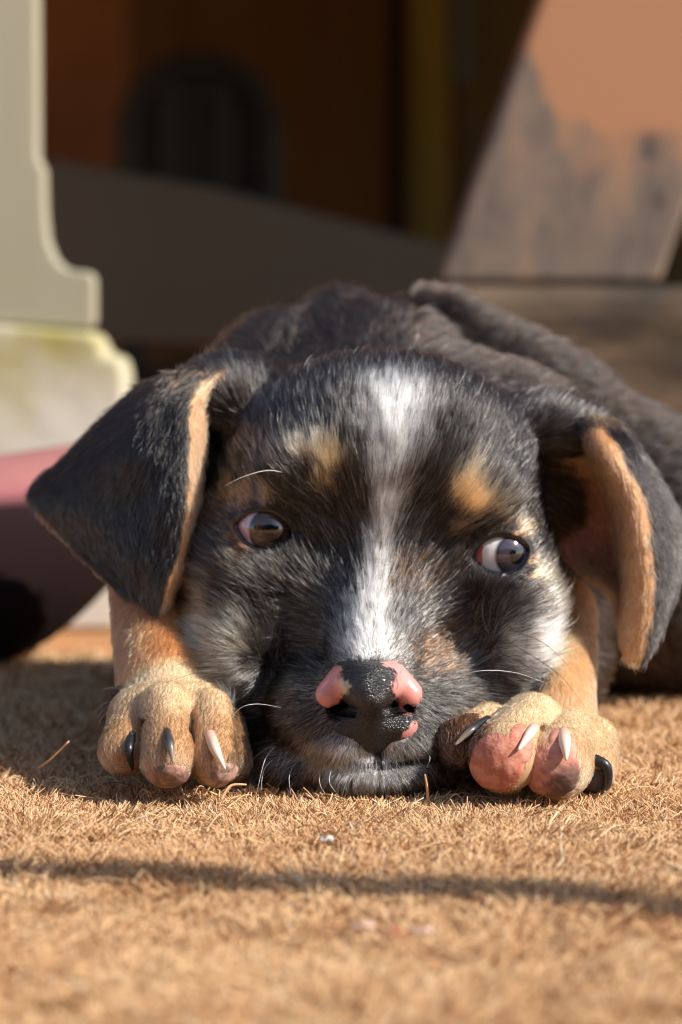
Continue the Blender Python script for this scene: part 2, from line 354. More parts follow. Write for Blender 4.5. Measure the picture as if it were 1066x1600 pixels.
tag(box('porch_shade_roof', -2.6, 2.6, .60, 3.0, .66, .72, M_wall, bev=.005), 'boarded roof over the recess behind, unseen above the picture, placed to shade it', 'roof')  # unseen roof, put in and sized to keep sun off the recess

# made-up greenery behind the camera, added to mirror a dark band in the eyes
M_leaf2 = noisy('hedge_leaves', (.020, .040, .014), (.06, .10, .03), 25, .7)
hn, hm = 60, 16; HV = []; HF = []
for j in range(hm):
    for i in range(hn):
        a_ = pi*j/(hm-1); hx = -5+10*i/(hn-1); HV.append((hx+rng.normal(0, .05), -4.2-.5*cos(a_)+rng.normal(0, .05), max(-.022, 1.55*min(1, 1.9*sin(a_))+.25*sin(hx*1.3)*sin(a_)+rng.normal(0, .06)) if 0 < j < hm-1 else -.022))
for j in range(hm-1):
    for i in range(hn-1): q = j*hn+i; HF.append((q, q+1, q+hn+1, q+hn))
tag(mk('added_hedge', HV, HF, M_leaf2), 'long green leafy mass added unseen behind the camera to darken the eye reflections', 'added_hedge')
# sloping timber on its sleeper, right
M_tim, n_, b_ = newmat('peeling_orange_timber'); N_, L_ = n_.nodes, n_.links
ge = N_.new('ShaderNodeNewGeometry'); mp = N_.new('ShaderNodeMapping'); L_.new(ge.outputs['Position'], mp.inputs[0]); mp.inputs['Scale'].default_value = (1, 1, .55)
t1 = N_.new('ShaderNodeTexNoise'); t1.inputs['Scale'].default_value = 42; t1.inputs['Detail'].default_value = 7; L_.new(mp.outputs[0], t1.inputs[0])
r1 = N_.new('ShaderNodeValToRGB'); L_.new(t1.outputs[0], r1.inputs[0])
for i, (pp, cc) in enumerate([(.34, (.065, .052, .046)), (.43, (.15, .118, .097)), (.54, (.20, .150, .115)), (.66, (.28, .18, .115))]):
    e_ = r1.color_ramp.elements[i] if i < 2 else r1.color_ramp.elements.new(pp)
    e_.position = pp; e_.color = (*cc, 1)
sx = N_.new('ShaderNodeSeparateXYZ'); L_.new(ge.outputs['Position'], sx.inputs[0])
mr = N_.new('ShaderNodeMapRange'); mr.inputs[1].default_value = .16; mr.inputs[2].default_value = .32; L_.new(sx.outputs[2], mr.inputs[0])
mrx = N_.new('ShaderNodeMapRange'); mrx.inputs[1].default_value = .085; mrx.inputs[2].default_value = .125; L_.new(sx.outputs[0], mrx.inputs[0])
t2 = N_.new('ShaderNodeTexNoise'); t2.inputs['Scale'].default_value = 17; t2.inputs['Detail'].default_value = 5; L_.new(ge.outputs['Position'], t2.inputs[0])
ad = N_.new('ShaderNodeMath'); ad.operation = 'ADD'; L_.new(mr.outputs[0], ad.inputs[0]); L_.new(t2.outputs[0], ad.inputs[1])
a3 = N_.new('ShaderNodeMath'); a3.operation = 'MULTIPLY_ADD'; L_.new(mrx.outputs[0], a3.inputs[0]); a3.inputs[1].default_value = .35; L_.new(ad.outputs[0], a3.inputs[2])
m3 = N_.new('ShaderNodeMapRange'); m3.inputs[1].default_value = 1.32; m3.inputs[2].default_value = 1.44; L_.new(a3.outputs[0], m3.inputs[0])
mx = N_.new('ShaderNodeMix'); mx.data_type = 'RGBA'; L_.new(m3.outputs[0], mx.inputs[0]); L_.new(r1.outputs[0], mx.inputs[6]); mx.inputs[7].default_value = (.41, .205, .105, 1); L_.new(mx.outputs[2], b_.inputs['Base Color']); b_.inputs['Roughness'].default_value = .75
tr = slab('sloping_timber', [(858, -40), (1230, -40), (1120, 215), (1066, 345), (1032, 442), (684, 442)], .62, .06, M_tim, bev=.004)
tag(tr, 'sloping plank with peeling orange paint and bare grey wood below, at upper right', 'timber')
M_slp = noisy('old_sleeper', (.045, .035, .026), (.19, .13, .085), 16, .9, .6, stretch=(.6, 1, 1.6), c3=(.11, .078, .05), dist=.003)
a = P(715, 446, .60); tag(box('timber_sleeper', a[0]-.02, .75, .595, .72, -.0215, a[2], M_slp, bev=.018), 'weathered brown sleeper lying behind the puppy, under the sloping plank', 'sleeper')

# ------------------------------------------------------------------ the puppy: body
EYES = [dict(c=(414, 824), a=48, b=33.5, t=-10, Y=.0445), dict(c=(779, 862), a=46, b=32.5, t=8, Y=.0445)]
SE = .00021
for e in EYES: e['C'] = P(e['c'][0], e['c'][1], e['Y'])
ER = .0112
def almond(e, x, z, grow=0.0):
    t = radians(e['t']); dx = x-e['C'][0]; dz = z-e['C'][2]
    u = dx*cos(t)+dz*sin(t); v = -dx*sin(t)+dz*cos(t); a = e['a']*SE; b = e['b']*SE; R = (a*a+b*b)/(2*b)
    return np.maximum(np.sqrt(u*u+(v+(R-b))**2)-R, np.sqrt(u*u+(v-(R-b))**2)-R)-grow
H = .0008
g = Grid((-.105, -.03, -.004), (.10, .14, .155), H)
E = g.ell
E(P(590, 790, .080), (.0555, .050, .0505), .01)
E(P(600, 715, .060), (.045, .035, .033), .012)
E(P(405, 890, .060), (.026, .030, .028), .012)
E(P(774, 905, .060), (.019, .030, .027), .012)
E(P(376, 1008, .052), (.0195, .028, .023), .008)
E(P(786, 985, .050), (.0145, .028, .024), .012)
g.cap(P(596, 880, .047), P(580, 1062, .012), .021, .0150, .014)
E(P(500, 945, .050), (.015, .02, .02), .010); E(P(684, 955, .050), (.015, .02, .02), .010)
E(P(452, 1000, .014), (.012, .015, .022), .012, 'cut'); E(P(722, 985, .014), (.011, .014, .018), .012, 'cut')
E(P(577, 1120, .018), (.027, .0215, .0165), .008)
E(P(494, 1122, .034), (.016, .024, .019), .008); E(P(668, 1104, .034), (.018, .024, .020), .008)
E(P(540, 1163, .0065), (.0115, .010, .0072), .004); E(P(636, 1156, .0065), (.0110, .010, .0075), .004)
E(P(588, 1200, .012), (.021, .017, .0092), .003)
E(P(470, 1190, .03), (.018, .022, .010), .005)
E(P(432, 1110, .060), (.022, .030, .026), .006); E(P(732, 1065, .056), (.024, .030, .026), .008)
E(P(590, 1120, .075), (.050, .045, .026), .01)
E(P(358, 618, .082), (.017, .018, .013), .010); E(P(848, 664, .086), (.020, .020, .010), .010)
# brows and the hollows beside the bridge
E(P(480, 735, .040), (.013, .012, .010), .012); E(P(742, 775, .040), (.013, .012, .010), .012)
E(P(508, 845, .012), (.009, .013, .013), .016, 'cut'); E(P(690, 862, .012), (.009, .013, .013), .016, 'cut')
# left foreleg and paw (drawing left)
g.cap(P(250, 880, .095), P(258, 1060, .038), .018, .0155, .006)
E(P(268, 1118, .022), (.0205, .022, .0125), .006)
g.cap(P(212, 1122, .016), P(194, 1172, -.001), .0080, .0080, .003)
g.cap(P(258, 1105, .008), P(262, 1186, -.012), .0082, .0084, .0008)
g.cap(P(328, 1108, .012), P(336, 1190, -.009), .0068, .0074, .0008)
g.cap(P(352, 1135, .024), P(362, 1190, .010), .0065, .0065, .001)
# right foreleg and paw
g.cap(P(868, 960, .095), P(868, 1110, .036), .014, .0125, .006)
g.cap(P(806, 1150, .03), P(878, 1156, .03), .0125, .012, .006)
g.cap(P(765, 1140, .018), P(722, 1162, .003), .0085, .0085, .0015)
g.cap(P(832, 1132, .012), P(790, 1182, -.011), .0102, .0114, .0006)
g.cap(P(888, 1152, .012), P(872, 1194, -.011), .0094, .0108, .0006)
g.cap(P(926, 1160, .020), P(925, 1200, .003), .0085, .0078, .002)
# clefts between the toes
for a_, b_, r_ in ((P(229, 1128, -.002), P(228, 1230, -.006), .0011), (P(299, 1105, -.003), P(301, 1238, -.008), .0013), (P(846, 1140, -.006), P(824, 1250, -.014), .0011), (P(760, 1150, -.004), P(733, 1225, -.008), .0010), (P(912, 1160, -.004), P(915, 1240, -.008), .0010)):
    g.cap(a_, b_, r_, r_, .003, 'cut'); g.cap(a_+[0, .004, 0], b_+[0, .004, 0], r_, r_, .003, 'cut'); g.cap(a_+[0, .008, 0], b_+[0, .008, 0], r_*.8, r_*.8, .002, 'cut')
# eyelids
for e in EYES:
    E(e['C'], (.0130, .0128, .0128), .005)
    r_ = g.sub(e['C']-[.02, .04, .02], e['C']+[.02, -.001, .02])
    sl_, x, y, z = r_
    d = np.broadcast_to(almond(e, x, z), g.f[sl_].shape)
    g.put(sl_, np.maximum(d, y-(e['C'][1]+.002)), .0012, 'cut')
# nostril passages, the cleft under the nose and the mouth line
for a_, b_ in (((556, 1111), (522, 1108)), ((606, 1111), (640, 1106))):
    for Y0, Y1, rr in ((-.008, -.001, .0030), (-.004, .004, .0034), (.002, .009, .0034)): g.cap(P(*a_, Y0), P(*b_, Y1), rr, rr*.8, .001, 'cut')
g.cap(P(584, 1120, -.009), P(592, 1200, -.0055), .0012, .0015, .0022, 'cut')
g.cap(P(592, 1197, -.0055), P(545, 1204, -.003), .0011, .0010, .0015, 'cut'); g.cap(P(545, 1204, -.003), P(480, 1192, .003), .0010, .0008, .0015, 'cut'); g.cap(P(592, 1197, -.0055), P(680, 1176, .003), .0011, .0008, .0015, 'cut')
hv, hf = g.mesh(); del g
LIMB = dict(
 legL=[(P(250, 880, .095), P(258, 1060, .038), .018, .0155)], legR=[(P(868, 960, .095), P(868, 1110, .036), .014, .0125)],
 pawL=[(P(268, 1112, .022), P(268, 1118, .018), .0165, .016), (P(212, 1122, .016), P(194, 1172, -.001), .0080, .0080), (P(258, 1105, .008), P(262, 1186, -.012), .0082, .0084),
       (P(328, 1108, .012), P(336, 1190, -.009), .0068, .0074), (P(352, 1135, .024), P(362, 1190, .010), .0065, .0065)],
 pawR=[(P(806, 1150, .03), P(878, 1156, .03), .0125, .012), (P(765, 1140, .018), P(722, 1162, .003), .0085, .0085), (P(832, 1132, .012), P(790, 1182, -.011), .0102, .0114),
       (P(888, 1152, .012), P(872, 1194, -.011), .0094, .0108), (P(926, 1160, .020), P(925, 1200, .003), .0085, .0078)])
def limb(p, key):
    best = np.full(len(p), 9.)
    for a, b, ra, rb in LIMB[key]:
        d = b-a; t = np.clip(((p-a)@d)/(d@d), 0, 1); best = np.minimum(best, np.linalg.norm(p-a-t[:, None]*d, axis=1)-(ra+(rb-ra)*t))
    return best < .0016
# torso
g = Grid((-.13, .06, -.004), (.30, .36, .185), .002); E = g.ell
g.cap(P(600, 780, .10), P(590, 640, .17), .042, .040, .02)
E(P(452, 626, .175), (.032, .035, .033), .008)
E(P(540, 594, .190), (.025, .036, .0345), .005)
g.cap(P(676, 570, .205), P(835, 668, .205), .0285, .031, .0025)
g.cap(P(800, 665, .200), P(1010, 815, .200), .032, .040, .012)
E((.150, .262, .040), (.100, .085, .056), .02)
g.cap(P(400, 760, .12), P(430, 1000, .13), .04, .045, .02)
g.cap(P(760, 760, .13), P(760, 1000, .14), .045, .045, .02)
E((0.02, .2, .05), (.08, .09, .05), .02)
g.cap(P(616, 436, .188), P(770, 605, .168), .007, .005, .009, 'cut')
tv, tf = g.mesh(); del g
# ears: folded leather, lofted rows from base to tip
def ear(rows, th, nu=60, nv=90):
    A = np.array([[P(*q) for q in r] for r in rows]); A = cr(A, nv); A = np.swapaxes(cr(np.swapaxes(A, 0, 1), nu), 0, 1)
    du = np.gradient(A, axis=1); dv = np.gradient(A, axis=0); n = norm(np.cross(du, dv))
    U, Vv = np.meshgrid(np.linspace(0, 1, nu), np.linspace(0, 1, nv))
    edge = np.minimum(np.minimum(U, 1-U)*14, (1-Vv)*14); tk = th*(.35+.65*smooth01(edge))[..., None]
    B = A + n*tk*.5; C = A - n*tk*.5
    V = np.concatenate([B.reshape(-1, 3), C.reshape(-1, 3)]); F = []; o = nu*nv
    ii, jj = np.meshgrid(np.arange(nv-1), np.arange(nu-1), indexing='ij'); q = (ii*nu+jj).ravel()
    F.append(np.stack([q, q+1, q+nu+1, q+nu], 1)); F.append(np.stack([q+o, q+o+nu, q+o+nu+1, q+o+1], 1))
    a = np.arange(nu-1); s = [(a, 1)]; F.append(np.stack([a, a+o, a+1+o, a+1], 1)); a2 = a+(nv-1)*nu; F.append(np.stack([a2, a2+1, a2+1+o, a2+o], 1))
    b = np.arange(nv-1)*nu; F.append(np.stack([b, b+nu, b+nu+o, b+o], 1)); b2 = b+nu-1; F.append(np.stack([b2, b2+o, b2+nu+o, b2+nu], 1))
    flow = norm(dv).reshape(-1, 3); uv = np.stack([U.ravel(), Vv.ravel()], 1)
    return V, np.concatenate(F), np.concatenate([flow, flow]), np.concatenate([uv, uv])
earL = ear([
 [(215, 612, .104), (248, 592, .084), (290, 580, .072), (322, 576, .069), (352, 580, .068), (372, 600, .084)],
 [(160, 655, .102), (205, 645, .082), (248, 634, .062), (280, 628, .057), (302, 626, .056), (328, 645, .072)],
 [(100, 717, .104), (160, 704, .079), (220, 702, .054), (270, 701, .048), (295, 700, .048), (318, 710, .064)],
 [(46, 776, .104), (118, 780, .077), (190, 781, .057), (262, 780, .043), (292, 780, .043), (306, 792, .056)],
 [(108, 850, .090), (150, 852, .070), (205, 856, .050), (256, 856, .042), (281, 856, .041), (292, 862, .050)],
 [(172, 912, .065), (198, 915, .056), (224, 916, .048), (246, 912, .042), (264, 910, .040), (271, 916, .047)],
 [(230, 960, .052), (234, 964, .050), (239, 967, .047), (244, 968, .044), (250, 966, .042), (254, 962, .046)]], .0028)
earR = ear([
 [(795, 668, .092), (835, 652, .080), (880, 648, .072), (908, 655, .068), (930, 654, .068), (962, 662, .082), (990, 700, .105)],
 [(850, 735, .095), (880, 722, .092), (915, 700, .090), (926, 692, .060), (950, 692, .056), (988, 702, .075), (1020, 745, .105)],
 [(865, 800, .095), (900, 792, .098), (952, 782, .096), (966, 772, .060), (993, 770, .052), (1032, 782, .072), (1055, 805, .105)],
 [(875, 860, .090), (915, 856, .096), (966, 852, .096), (982, 846, .058), (1009, 845, .050), (1046, 850, .070), (1066, 862, .100)],
 [(900, 892, .085), (932, 888, .090), (973, 902, .088), (987, 906, .057), (1014, 905, .049), (1042, 910, .066), (1056, 918, .088)],
 [(966, 945, .072), (969, 952, .069), (973, 958, .063), (984, 962, .054), (1012, 960, .048), (1031, 960, .060), (1040, 962, .072)],
 [(976, 1026, .058), (979, 1030, .056), (983, 1033, .053), (988, 1034, .050), (1000, 1034, .047), (1008, 1030, .050), (1012, 1024, .055)]], .0030)

# ---- coat colours on the head chart (albedo of the hairs)
BLK = np.array([.016, .0135, .013]); BRN = np.array([.10, .040, .018]); TAN = np.array([.56, .325, .165]); ORA = np.array([.48, .215, .09])
CRM = np.array([.72, .56, .36]); WHT = np.array([.90, .88, .85]); GRY = np.array([.33, .31, .29]); PNK = np.array([.62, .30, .25])
def blob(u, v, cx, cy, rx, ry, ang=0, soft=.35):
    t = radians(ang); x = u-cx; y = v-cy; a = x*cos(t)+y*sin(t); b = -x*sin(t)+y*cos(t)
    return 1-smooth01((np.sqrt((a/rx)**2+(b/ry)**2)-(1-soft))/(2*soft))
BLZ = np.array([[560, 34, 612], [590, 50, 615], [630, 52, 618], [690, 44, 618], [760, 27, 606], [830, 18, 597], [900, 18, 588], [940, 25, 580], [985, 38, 575], [1020, 40, 574], [1045, 28, 577]], float)
def blaze(u, v, soft=.55):
    w_ = np.interp(v, BLZ[:, 0], BLZ[:, 1]); c = np.interp(v, BLZ[:, 0], BLZ[:, 2])
    s = 1-smooth01((np.abs(u-c)/w_-(1-soft))/(2*soft)); return s*smooth01((v-572)/40)*smooth01((1048-v)/30)
def coat(p, n, jit, reg, uv=None):
    """mixed coat: probability of every colour, then one pick per hair"""
    N = len(p); u, v = chart(p); u0_ = u+noise(p*[1, .25, .25], 900)*16; u = u+noise(p, 350)*26+noise(p, 1400)*10; v = v+noise(p+3, 350)*26+noise(p+5, 1400)*10
    col = np.tile(BLK, (N, 1)); r1 = rng.random(N) if jit else np.full(N, .5)
    def lay(prob, c):
        nonlocal col
        pr = np.clip(prob, 0, 1); r = rng.random(N) if jit else None
        if jit: m = r < pr; col[m] = c
        else: col = col*(1-pr[:, None])+c*pr[:, None]
    hd = reg == 0
    y = p[:, 1]
    # sprinkled light hairs
    lay(hd*.06, GRY*.8)
    lay(hd*(y < .05)*.24*blob(u, v, 600, 1110, 190, 130)*(.35+.65*smooth01((u-430)/80)), GRY)  # fewer grey hairs on the left muzzle, partly painting in its shade
    lay(hd*.45*blob(u, v, 570, 1185, 120, 40), GRY); lay(hd*.42*blob(u, v, 560, 1178, 110, 34), WHT*.8)
    lay(hd*.35*blob(u, v, 505, 960, 60, 70, 20), GRY); lay(hd*.20*blob(u, v, 640, 950, 50, 60), GRY)
    lay(hd*.3*blob(u, v, 415, 895, 46, 26), WHT*.6); lay(hd*.22*blob(u, v, 360, 780, 60, 30), GRY)
    lay(hd*.14*blob(u, v, 540, 640, 120, 60), GRY); lay(hd*.2*blob(u, v, 380, 610, 40, 35), GRY)
    lay(hd*.55*blob(u, v, 690, 1015, 40, 46, 30), BRN*1.5); lay(hd*.3*blob(u, v, 640, 905, 60, 30), BRN)
    lay(hd*.4*blob(u, v, 370, 860, 22, 45, -20), ORA)
    lay(hd*.22*blob(u, v, 800, 1000, 90, 50), GRY)
    lay(hd*.92*blob(u, v, 496, 712, 42, 22, 20), TAN*np.array([1., .95, .98])); lay(hd*.4*blob(u, v, 485, 705, 44, 20, 20), CRM); lay(hd*.95*blob(u, v, 518, 740, 20, 42, 5), TAN)
    lay(hd*.35*blob(u, v, 445, 720, 30, 22, 0), CRM*.6)
    lay(hd*.95*blob(u, v, 732, 772, 32, 40, 12), TAN*np.array([.98, .92, .95])); lay(hd*.3*blob(u, v, 730, 765, 34, 34, 12), CRM*.9); lay(hd*.55*blob(u, v, 715, 812, 24, 34), TAN*.8); lay(hd*.4*blob(u, v, 765, 790, 26, 20), TAN)
    lay(hd*.75*blob(u, v, 395, 772, 46, 12, -8), ORA*.9); lay(hd*.5*blob(u, v, 430, 778, 30, 9, 0), CRM*.8)
    lay(hd*.7*blob(u, v, 806, 816, 34, 9, 25), TAN); lay(hd*.75*blob(u, v, 836, 900, 9, 30, 5), TAN)
    lay(hd*.8*blob(u, v, 300, 965, 52, 70, 0), ORA); lay(hd*.75*blob(u, v, 345, 1020, 50, 62, 10), CRM*.75); lay(hd*.3*blob(u, v, 350, 1030, 50, 70), GRY*.6)
    lay(hd*.75*blob(u, v, 860, 930, 22, 60, -8), CRM); lay(hd*.95*blob(u, v, 858, 998, 28, 50, 10), WHT); lay(hd*.45*blob(u, v, 815, 1005, 60, 32, -25), WHT*.8)
    st = noise(p*[1, .12, .12], 1500)+.5*noise(p*[1, .2, .2]+2, 3200); bz = blaze(u0_, v, .8); lay(hd*.5*blaze(u0_, v, 1.0), GRY*1.2); lay(hd*np.clip(bz*(1.0+1.1*st)-.12*smooth01((700-v)/80), 0, 1)*(.80+.15*blob(u, v, 575, 980, 60, 60)+.2*blob(u, v, 622, 650, 40, 70)), WHT)
    lay(hd*.4*blob(u, v, 480, 1228, 40, 16), TAN*.8)
    lay(hd*.4*blob(u, v, 570, 1210, 70, 18), WHT*.7)
    # legs and paws
    lft = hd & limb(p, 'pawL'); rgt = hd & limb(p, 'pawR') & (u > 672); leg = hd & limb(p, 'legL') & ~lft; leg2 = hd & limb(p, 'legR') & ~rgt
    for mk_, c in ((leg, ORA*1.05), (leg2, TAN*1.08)):
        col[mk_] = c
    if lft.any():
        base = TAN*.78+(CRM-TAN*.78)*(.75*smooth01((1135-v)/65))[:, None]; base = np.where((rng.random(N) < .18)[:, None] & jit, TAN*.55, base); col[lft] = base[lft]  # cream toe tops are coat colour; darker tan below also paints in shading
        s = lft & (u > 366); col[s] = TAN*.3
    if rgt.any():
        base = TAN*.85+(CRM-TAN*.85)*(.25+.65*smooth01((1190-v)/110))[:, None]
        dk = blob(u, v, 715, 1165, 52, 60); base = np.where((rng.random(N) < dk*.75)[:, None] if jit else (dk > .6)[:, None], BRN*.9, base)
        base = np.where((rng.random(N) < .15)[:, None] & jit, TAN*.6, base); col[rgt] = base[rgt]
    # ears and torso
    if uv is not None:
        U, Vv = uv[:, 0], uv[:, 1]
        a = reg == 1
        rim = smooth01((U-.74+noise(p, 300)*.04)/.05); bot = (1-smooth01((U-.025)/.03))*smooth01((Vv-.5)/.06)
        lay(a*rim, TAN*1.0); lay(a*rim*.35, ORA); lay(a*bot, TAN*.8); lay(a*smooth01((Vv-.86)/.08)*rim*.8, GRY*1.1)
        lay(a*.22*blob(u, v, 280, 585, 60, 22), BRN*2)
        lay(a*(1-smooth01((Vv-.02)/.05))*rim*.0, BLK)
        b = reg == 2
        rim = smooth01((U-.30)/.04)*(1-smooth01((U-.66+noise(p, 300)*.04)/.04)); inn = (1-smooth01((U-.40)/.05))
        lay(b*inn, TAN*1.0); lay(b*inn*smooth01((Vv-.2)/.1)*(1-smooth01((Vv-.55)/.1))*.7, np.array([.42, .13, .08])); lay(b*rim, TAN*.95); lay(b*rim*.35, ORA)
        top = 1-smooth01((Vv-.07)/.05); lay(b*top, BLK); lay(b*top*.3, GRY*.8); lay(b*.35*blob(u, v, 945, 645, 40, 25), TAN*.6)
        lay(b*smooth01((U-.78)/.05)*.35, GRY*.8)
    t = reg == 3
    lay(t*.25, BRN*.4); lay(t*.06, GRY*.8); lay(t*.5*smooth01((y-.19)/.03)*blob(u, v, 740, 560, 150, 70, 35), BRN*.9)
    if jit: col = col*((.5+rng.random(N))*(1+.7*noise(p*[1, .2, .2]+6, 1500)))[:, None]
    return col

def tri_mesh(V, F, reg, uv=None, flow=None):
    return dict(V=V, F=F, reg=np.full(len(V), reg), uv=uv if uv is not None else np.zeros((len(V), 2)), flow=flow if flow is not None else np.zeros((len(V), 3)))
parts = [tri_mesh(hv, hf, 0), tri_mesh(earL[0], earL[1], 1, earL[3], earL[2]), tri_mesh(earR[0], earR[1], 2, earR[3], earR[2]), tri_mesh(tv, tf, 3)]
off = 0; VV = []; FF = []; RG = []; UU = []; FLW = []
for q in parts:
    VV.append(q['V']); FF.append(q['F']+off); RG.append(q['reg']); UU.append(q['uv']); FLW.append(q['flow']); off += len(q['V'])
VV = np.concatenate(VV); FF = np.concatenate(FF); RG = np.concatenate(RG); UU = np.concatenate(UU); FLW = np.concatenate(FLW)
bcol = coat(VV, None, False, RG, UU)
u_, v_ = chart(VV); m_ = (RG == 0) & (VV[:, 1] < .025) & (((((u_-577)/68)**2+((v_-1105)/42)**2) < 1) | ((np.abs(u_-586-(v_-1120)*.08) < 7) & (v_ > 1120) & (v_ < 1205)))
bcol[m_] = (.010, .008, .008); m_ = (RG == 0) & (np.abs(v_-(1198-((u_-590)/110)**2*18)) < 5) & (np.abs(u_-590) < 95) & (VV[:, 1] < .02); bcol[m_] = (.02, .012, .012)
body = mk('puppy', VV, FF, M_skin, cols=bcol)
tag(body, 'black and tan puppy with a white blaze, chin down between its paws', 'puppy')
nrm = np.zeros(len(VV)*3, np.float32); body.data.vertices.foreach_get('normal', nrm); nrm = nrm.reshape(-1, 3)

# ---- bald places: eyes, nose, claws and pads
PADS = [  # region centre, region radii, colours, the toe it lies on
 (P(266, 1213, -.015), (.0070, .012, .0056), (.20, .13, .10), (.42, .22, .17), ('pawL', 2)),
 (P(350, 1212, -.012), (.0050, .010, .0052), (.22, .15, .12), (.5, .3, .25), ('pawL', 3)),
 (P(778, 1190, -.017), (.0084, .014, .0092), (.50, .17, .11), (.62, .27, .19), ('pawR', 2)),
 (P(864, 1203, -.017), (.0086, .014, .0092), (.52, .20, .14), (.62, .30, .22), ('pawR', 3)),
 (P(926, 1222, -.002), (.0060, .010, .0050), (.05, .045, .045), (.09, .08, .08), ('pawR', 4))]
EXTRA = {'pawR2': [(P(812, 1163, -.017), (.0042, .014, .0062)), (P(760, 1204, -.017), (.0055, .014, .0068))], 'pawR3': [(P(878, 1168, -.017), (.0046, .014, .0062)), (P(842, 1218, -.017), (.0062, .014, .0066))]}
NOSEC = P(577, 1085, -.004)
def bald(p):
    u, v = chart(p); q_ = p; p = p+np.stack([noise(q_+i, 500) for i in range(3)], 1)*.002; m = np.zeros(len(p), bool)
    for e in EYES: m |= (almond(e, p[:, 0], p[:, 2], .0006) < 0) & (np.abs(p[:, 1]-e['C'][1]) < .018)
    m |= (((u-577)/71)**2+((v-1090)/43)**2 < 1) & (p[:, 1] < .02)
    m |= (((u-596)/46)**2+((v-1130)/32)**2 < 1) & (p[:, 1] < .02)
    m |= (np.abs(u-586-(v-1120)*.08) < 5) & (v > 1120) & (v < 1198) & (p[:, 1] < .02)
    m |= (np.abs(v-(1200-((u-590)/110)**2*18)+noise(q_, 400)*8) < 2) & (np.abs(u-590) < 95) & (q_[:, 1] < .02)
    for c, r in [(q[0], q[1]) for q in PADS]+[q for z_ in EXTRA.values() for q in z_]: m |= (((p-c)/(np.array(r)*.97))**2).sum(1) < 1
    return m

# ---- fur
def fur(reg, density, length, rad, lift, guard=False):
    q = FF[RG[FF[:, 0]] == reg]; T = np.concatenate([q[:, [0, 1, 2]], q[:, [0, 2, 3]]])
    a, b, c = VV[T[:, 0]], VV[T[:, 1]], VV[T[:, 2]]; ar = .5*np.linalg.norm(np.cross(b-a, c-a), axis=1)
    fn = norm(nrm[T[:, 0]]+nrm[T[:, 1]]+nrm[T[:, 2]]); cen = (a+b+c)/3; vd = norm(CAM-cen)
    face = (fn*vd).sum(1); wgt = ar*np.where(face > .15, 1, np.where(face > -.25, .8, 0)); wgt *= np.where(cen[:, 2] < .0, .0, 1)
    n = int(wgt.sum()*density); ti = rng.choice(len(T), n, p=wgt/wgt.sum()); r1, r2 = rng.random(n), rng.random(n); s = np.sqrt(r1)
    wa, wb, wc = (1-s)[:, None], (s*(1-r2))[:, None], (s*r2)[:, None]
    p = a[ti]*wa+b[ti]*wb+c[ti]*wc; N = norm(nrm[T[ti, 0]]*wa+nrm[T[ti, 1]]*wb+nrm[T[ti, 2]]*wc)
    uv = UU[T[ti, 0]]*wa+UU[T[ti, 1]]*wb+UU[T[ti, 2]]*wc; fl = FLW[T[ti, 0]]*wa+FLW[T[ti, 1]]*wb+FLW[T[ti, 2]]*wc
    k = ~bald(p); p, N, uv, fl = p[k], N[k], uv[k], fl[k]; n = len(p)
    u, v = chart(p); L = np.full(n, length)
    if reg == 0:
        d = p-P(578, 1065, .0); d[:, 1] *= 1.2
        up = np.array([0, .5, 1.]); 
        # hair above the eyes sweeps up and outwards, below the chin downwards
        paw = limb(p, 'pawL') | (limb(p, 'pawR') & (u > 672)); lg = (limb(p, 'legL') | limb(p, 'legR')) & ~paw
        d[paw] = np.array([0, -1, -.75]); d[lg] = np.array([0, -.5, -1.])
        L = length*(.75+.75*smooth01(np.linalg.norm(p-NOSEC, axis=1)/.07))
        L[paw] = .0025; L[lg] = .004
        for e in EYES:
            m = smooth01((almond(e, p[:, 0], p[:, 2])-.0005)/.008); L *= .30+.70*m
            rv = p-e['C']; rv[:, 1] = 0; d += norm(rv)*((1-m)*.03)[:, None]
        L *= .55+.45*smooth01((np.sqrt(((u-580)/72)**2+((v-1095)/72)**2)-.8)/.9)
        ch = blob(u, v, 866, 985, 36, 70); L *= 1+.5*ch
    elif reg in (1, 2): d = fl+0
    else: d = np.stack([np.full(n, .35), np.full(n, 1.), np.full(n, -.25)], 1)+np.stack([np.where(u > 640, .8, -.5), np.zeros(n), np.where(u > 640, -.5, -.3)], 1)
    d = norm(d)
    jn = np.stack([noise(p+i*.37, 260) for i in range(3)], 1)*.9+np.stack([noise(p+i*.77, 900) for i in range(3)], 1)*.55+rng.normal(0, .16, (n, 3))
    d = norm(d+jn*(.42 if reg != 3 else .7)); d = norm(d-N*(d*N).sum(1, keepdims=True)+1e-5)
    L = L*(.65+.6*rng.random(n))*(1+.5*noise(p, 300)); lf = lift*(.7+.7*rng.random(n))
    col = coat(p, N, True, RG[T[ti, 0]][k], uv)
    cs = (.0015, .0008, .0008, .0052)[reg]; wq = p+np.stack([noise(p+i*1.7, 700) for i in range(3)], 1)*.0012; cc = (np.floor(wq/cs)+.5)*cs-wq
    cc = cc-N*(cc*N).sum(1, keepdims=True)
    if guard:
        pick = (rng.random(n) < (.34 if reg in (0, 3) else 0))&(col.sum(1) < .2); col[pick] = np.array([.20, .19, .18])*(.5+rng.random((n, 1)))[pick]  # light grey picks paint sunlit glints into the dark coat
    K = 5; t = np.linspace(0, 1, K)[None, :, None]; dr = d[:, None, :]*1.0; Nn = N[:, None, :]
    l3 = lf[:, None, None]; bend = (l3*1.6*t-l3*1.05*t*t)
    pts = p[:, None, :]-Nn*.0003+L[:, None, None]*(dr*t*(1-.12*l3)+Nn*bend)+cc[:, None, :]*t*t*(.25+.6*rng.random(n))[:, None, None]
    R = rad*(.8+.5*rng.random(n))[:, None]*np.array([1, 1, .85, .55, .12])[None]
    return pts, R, col
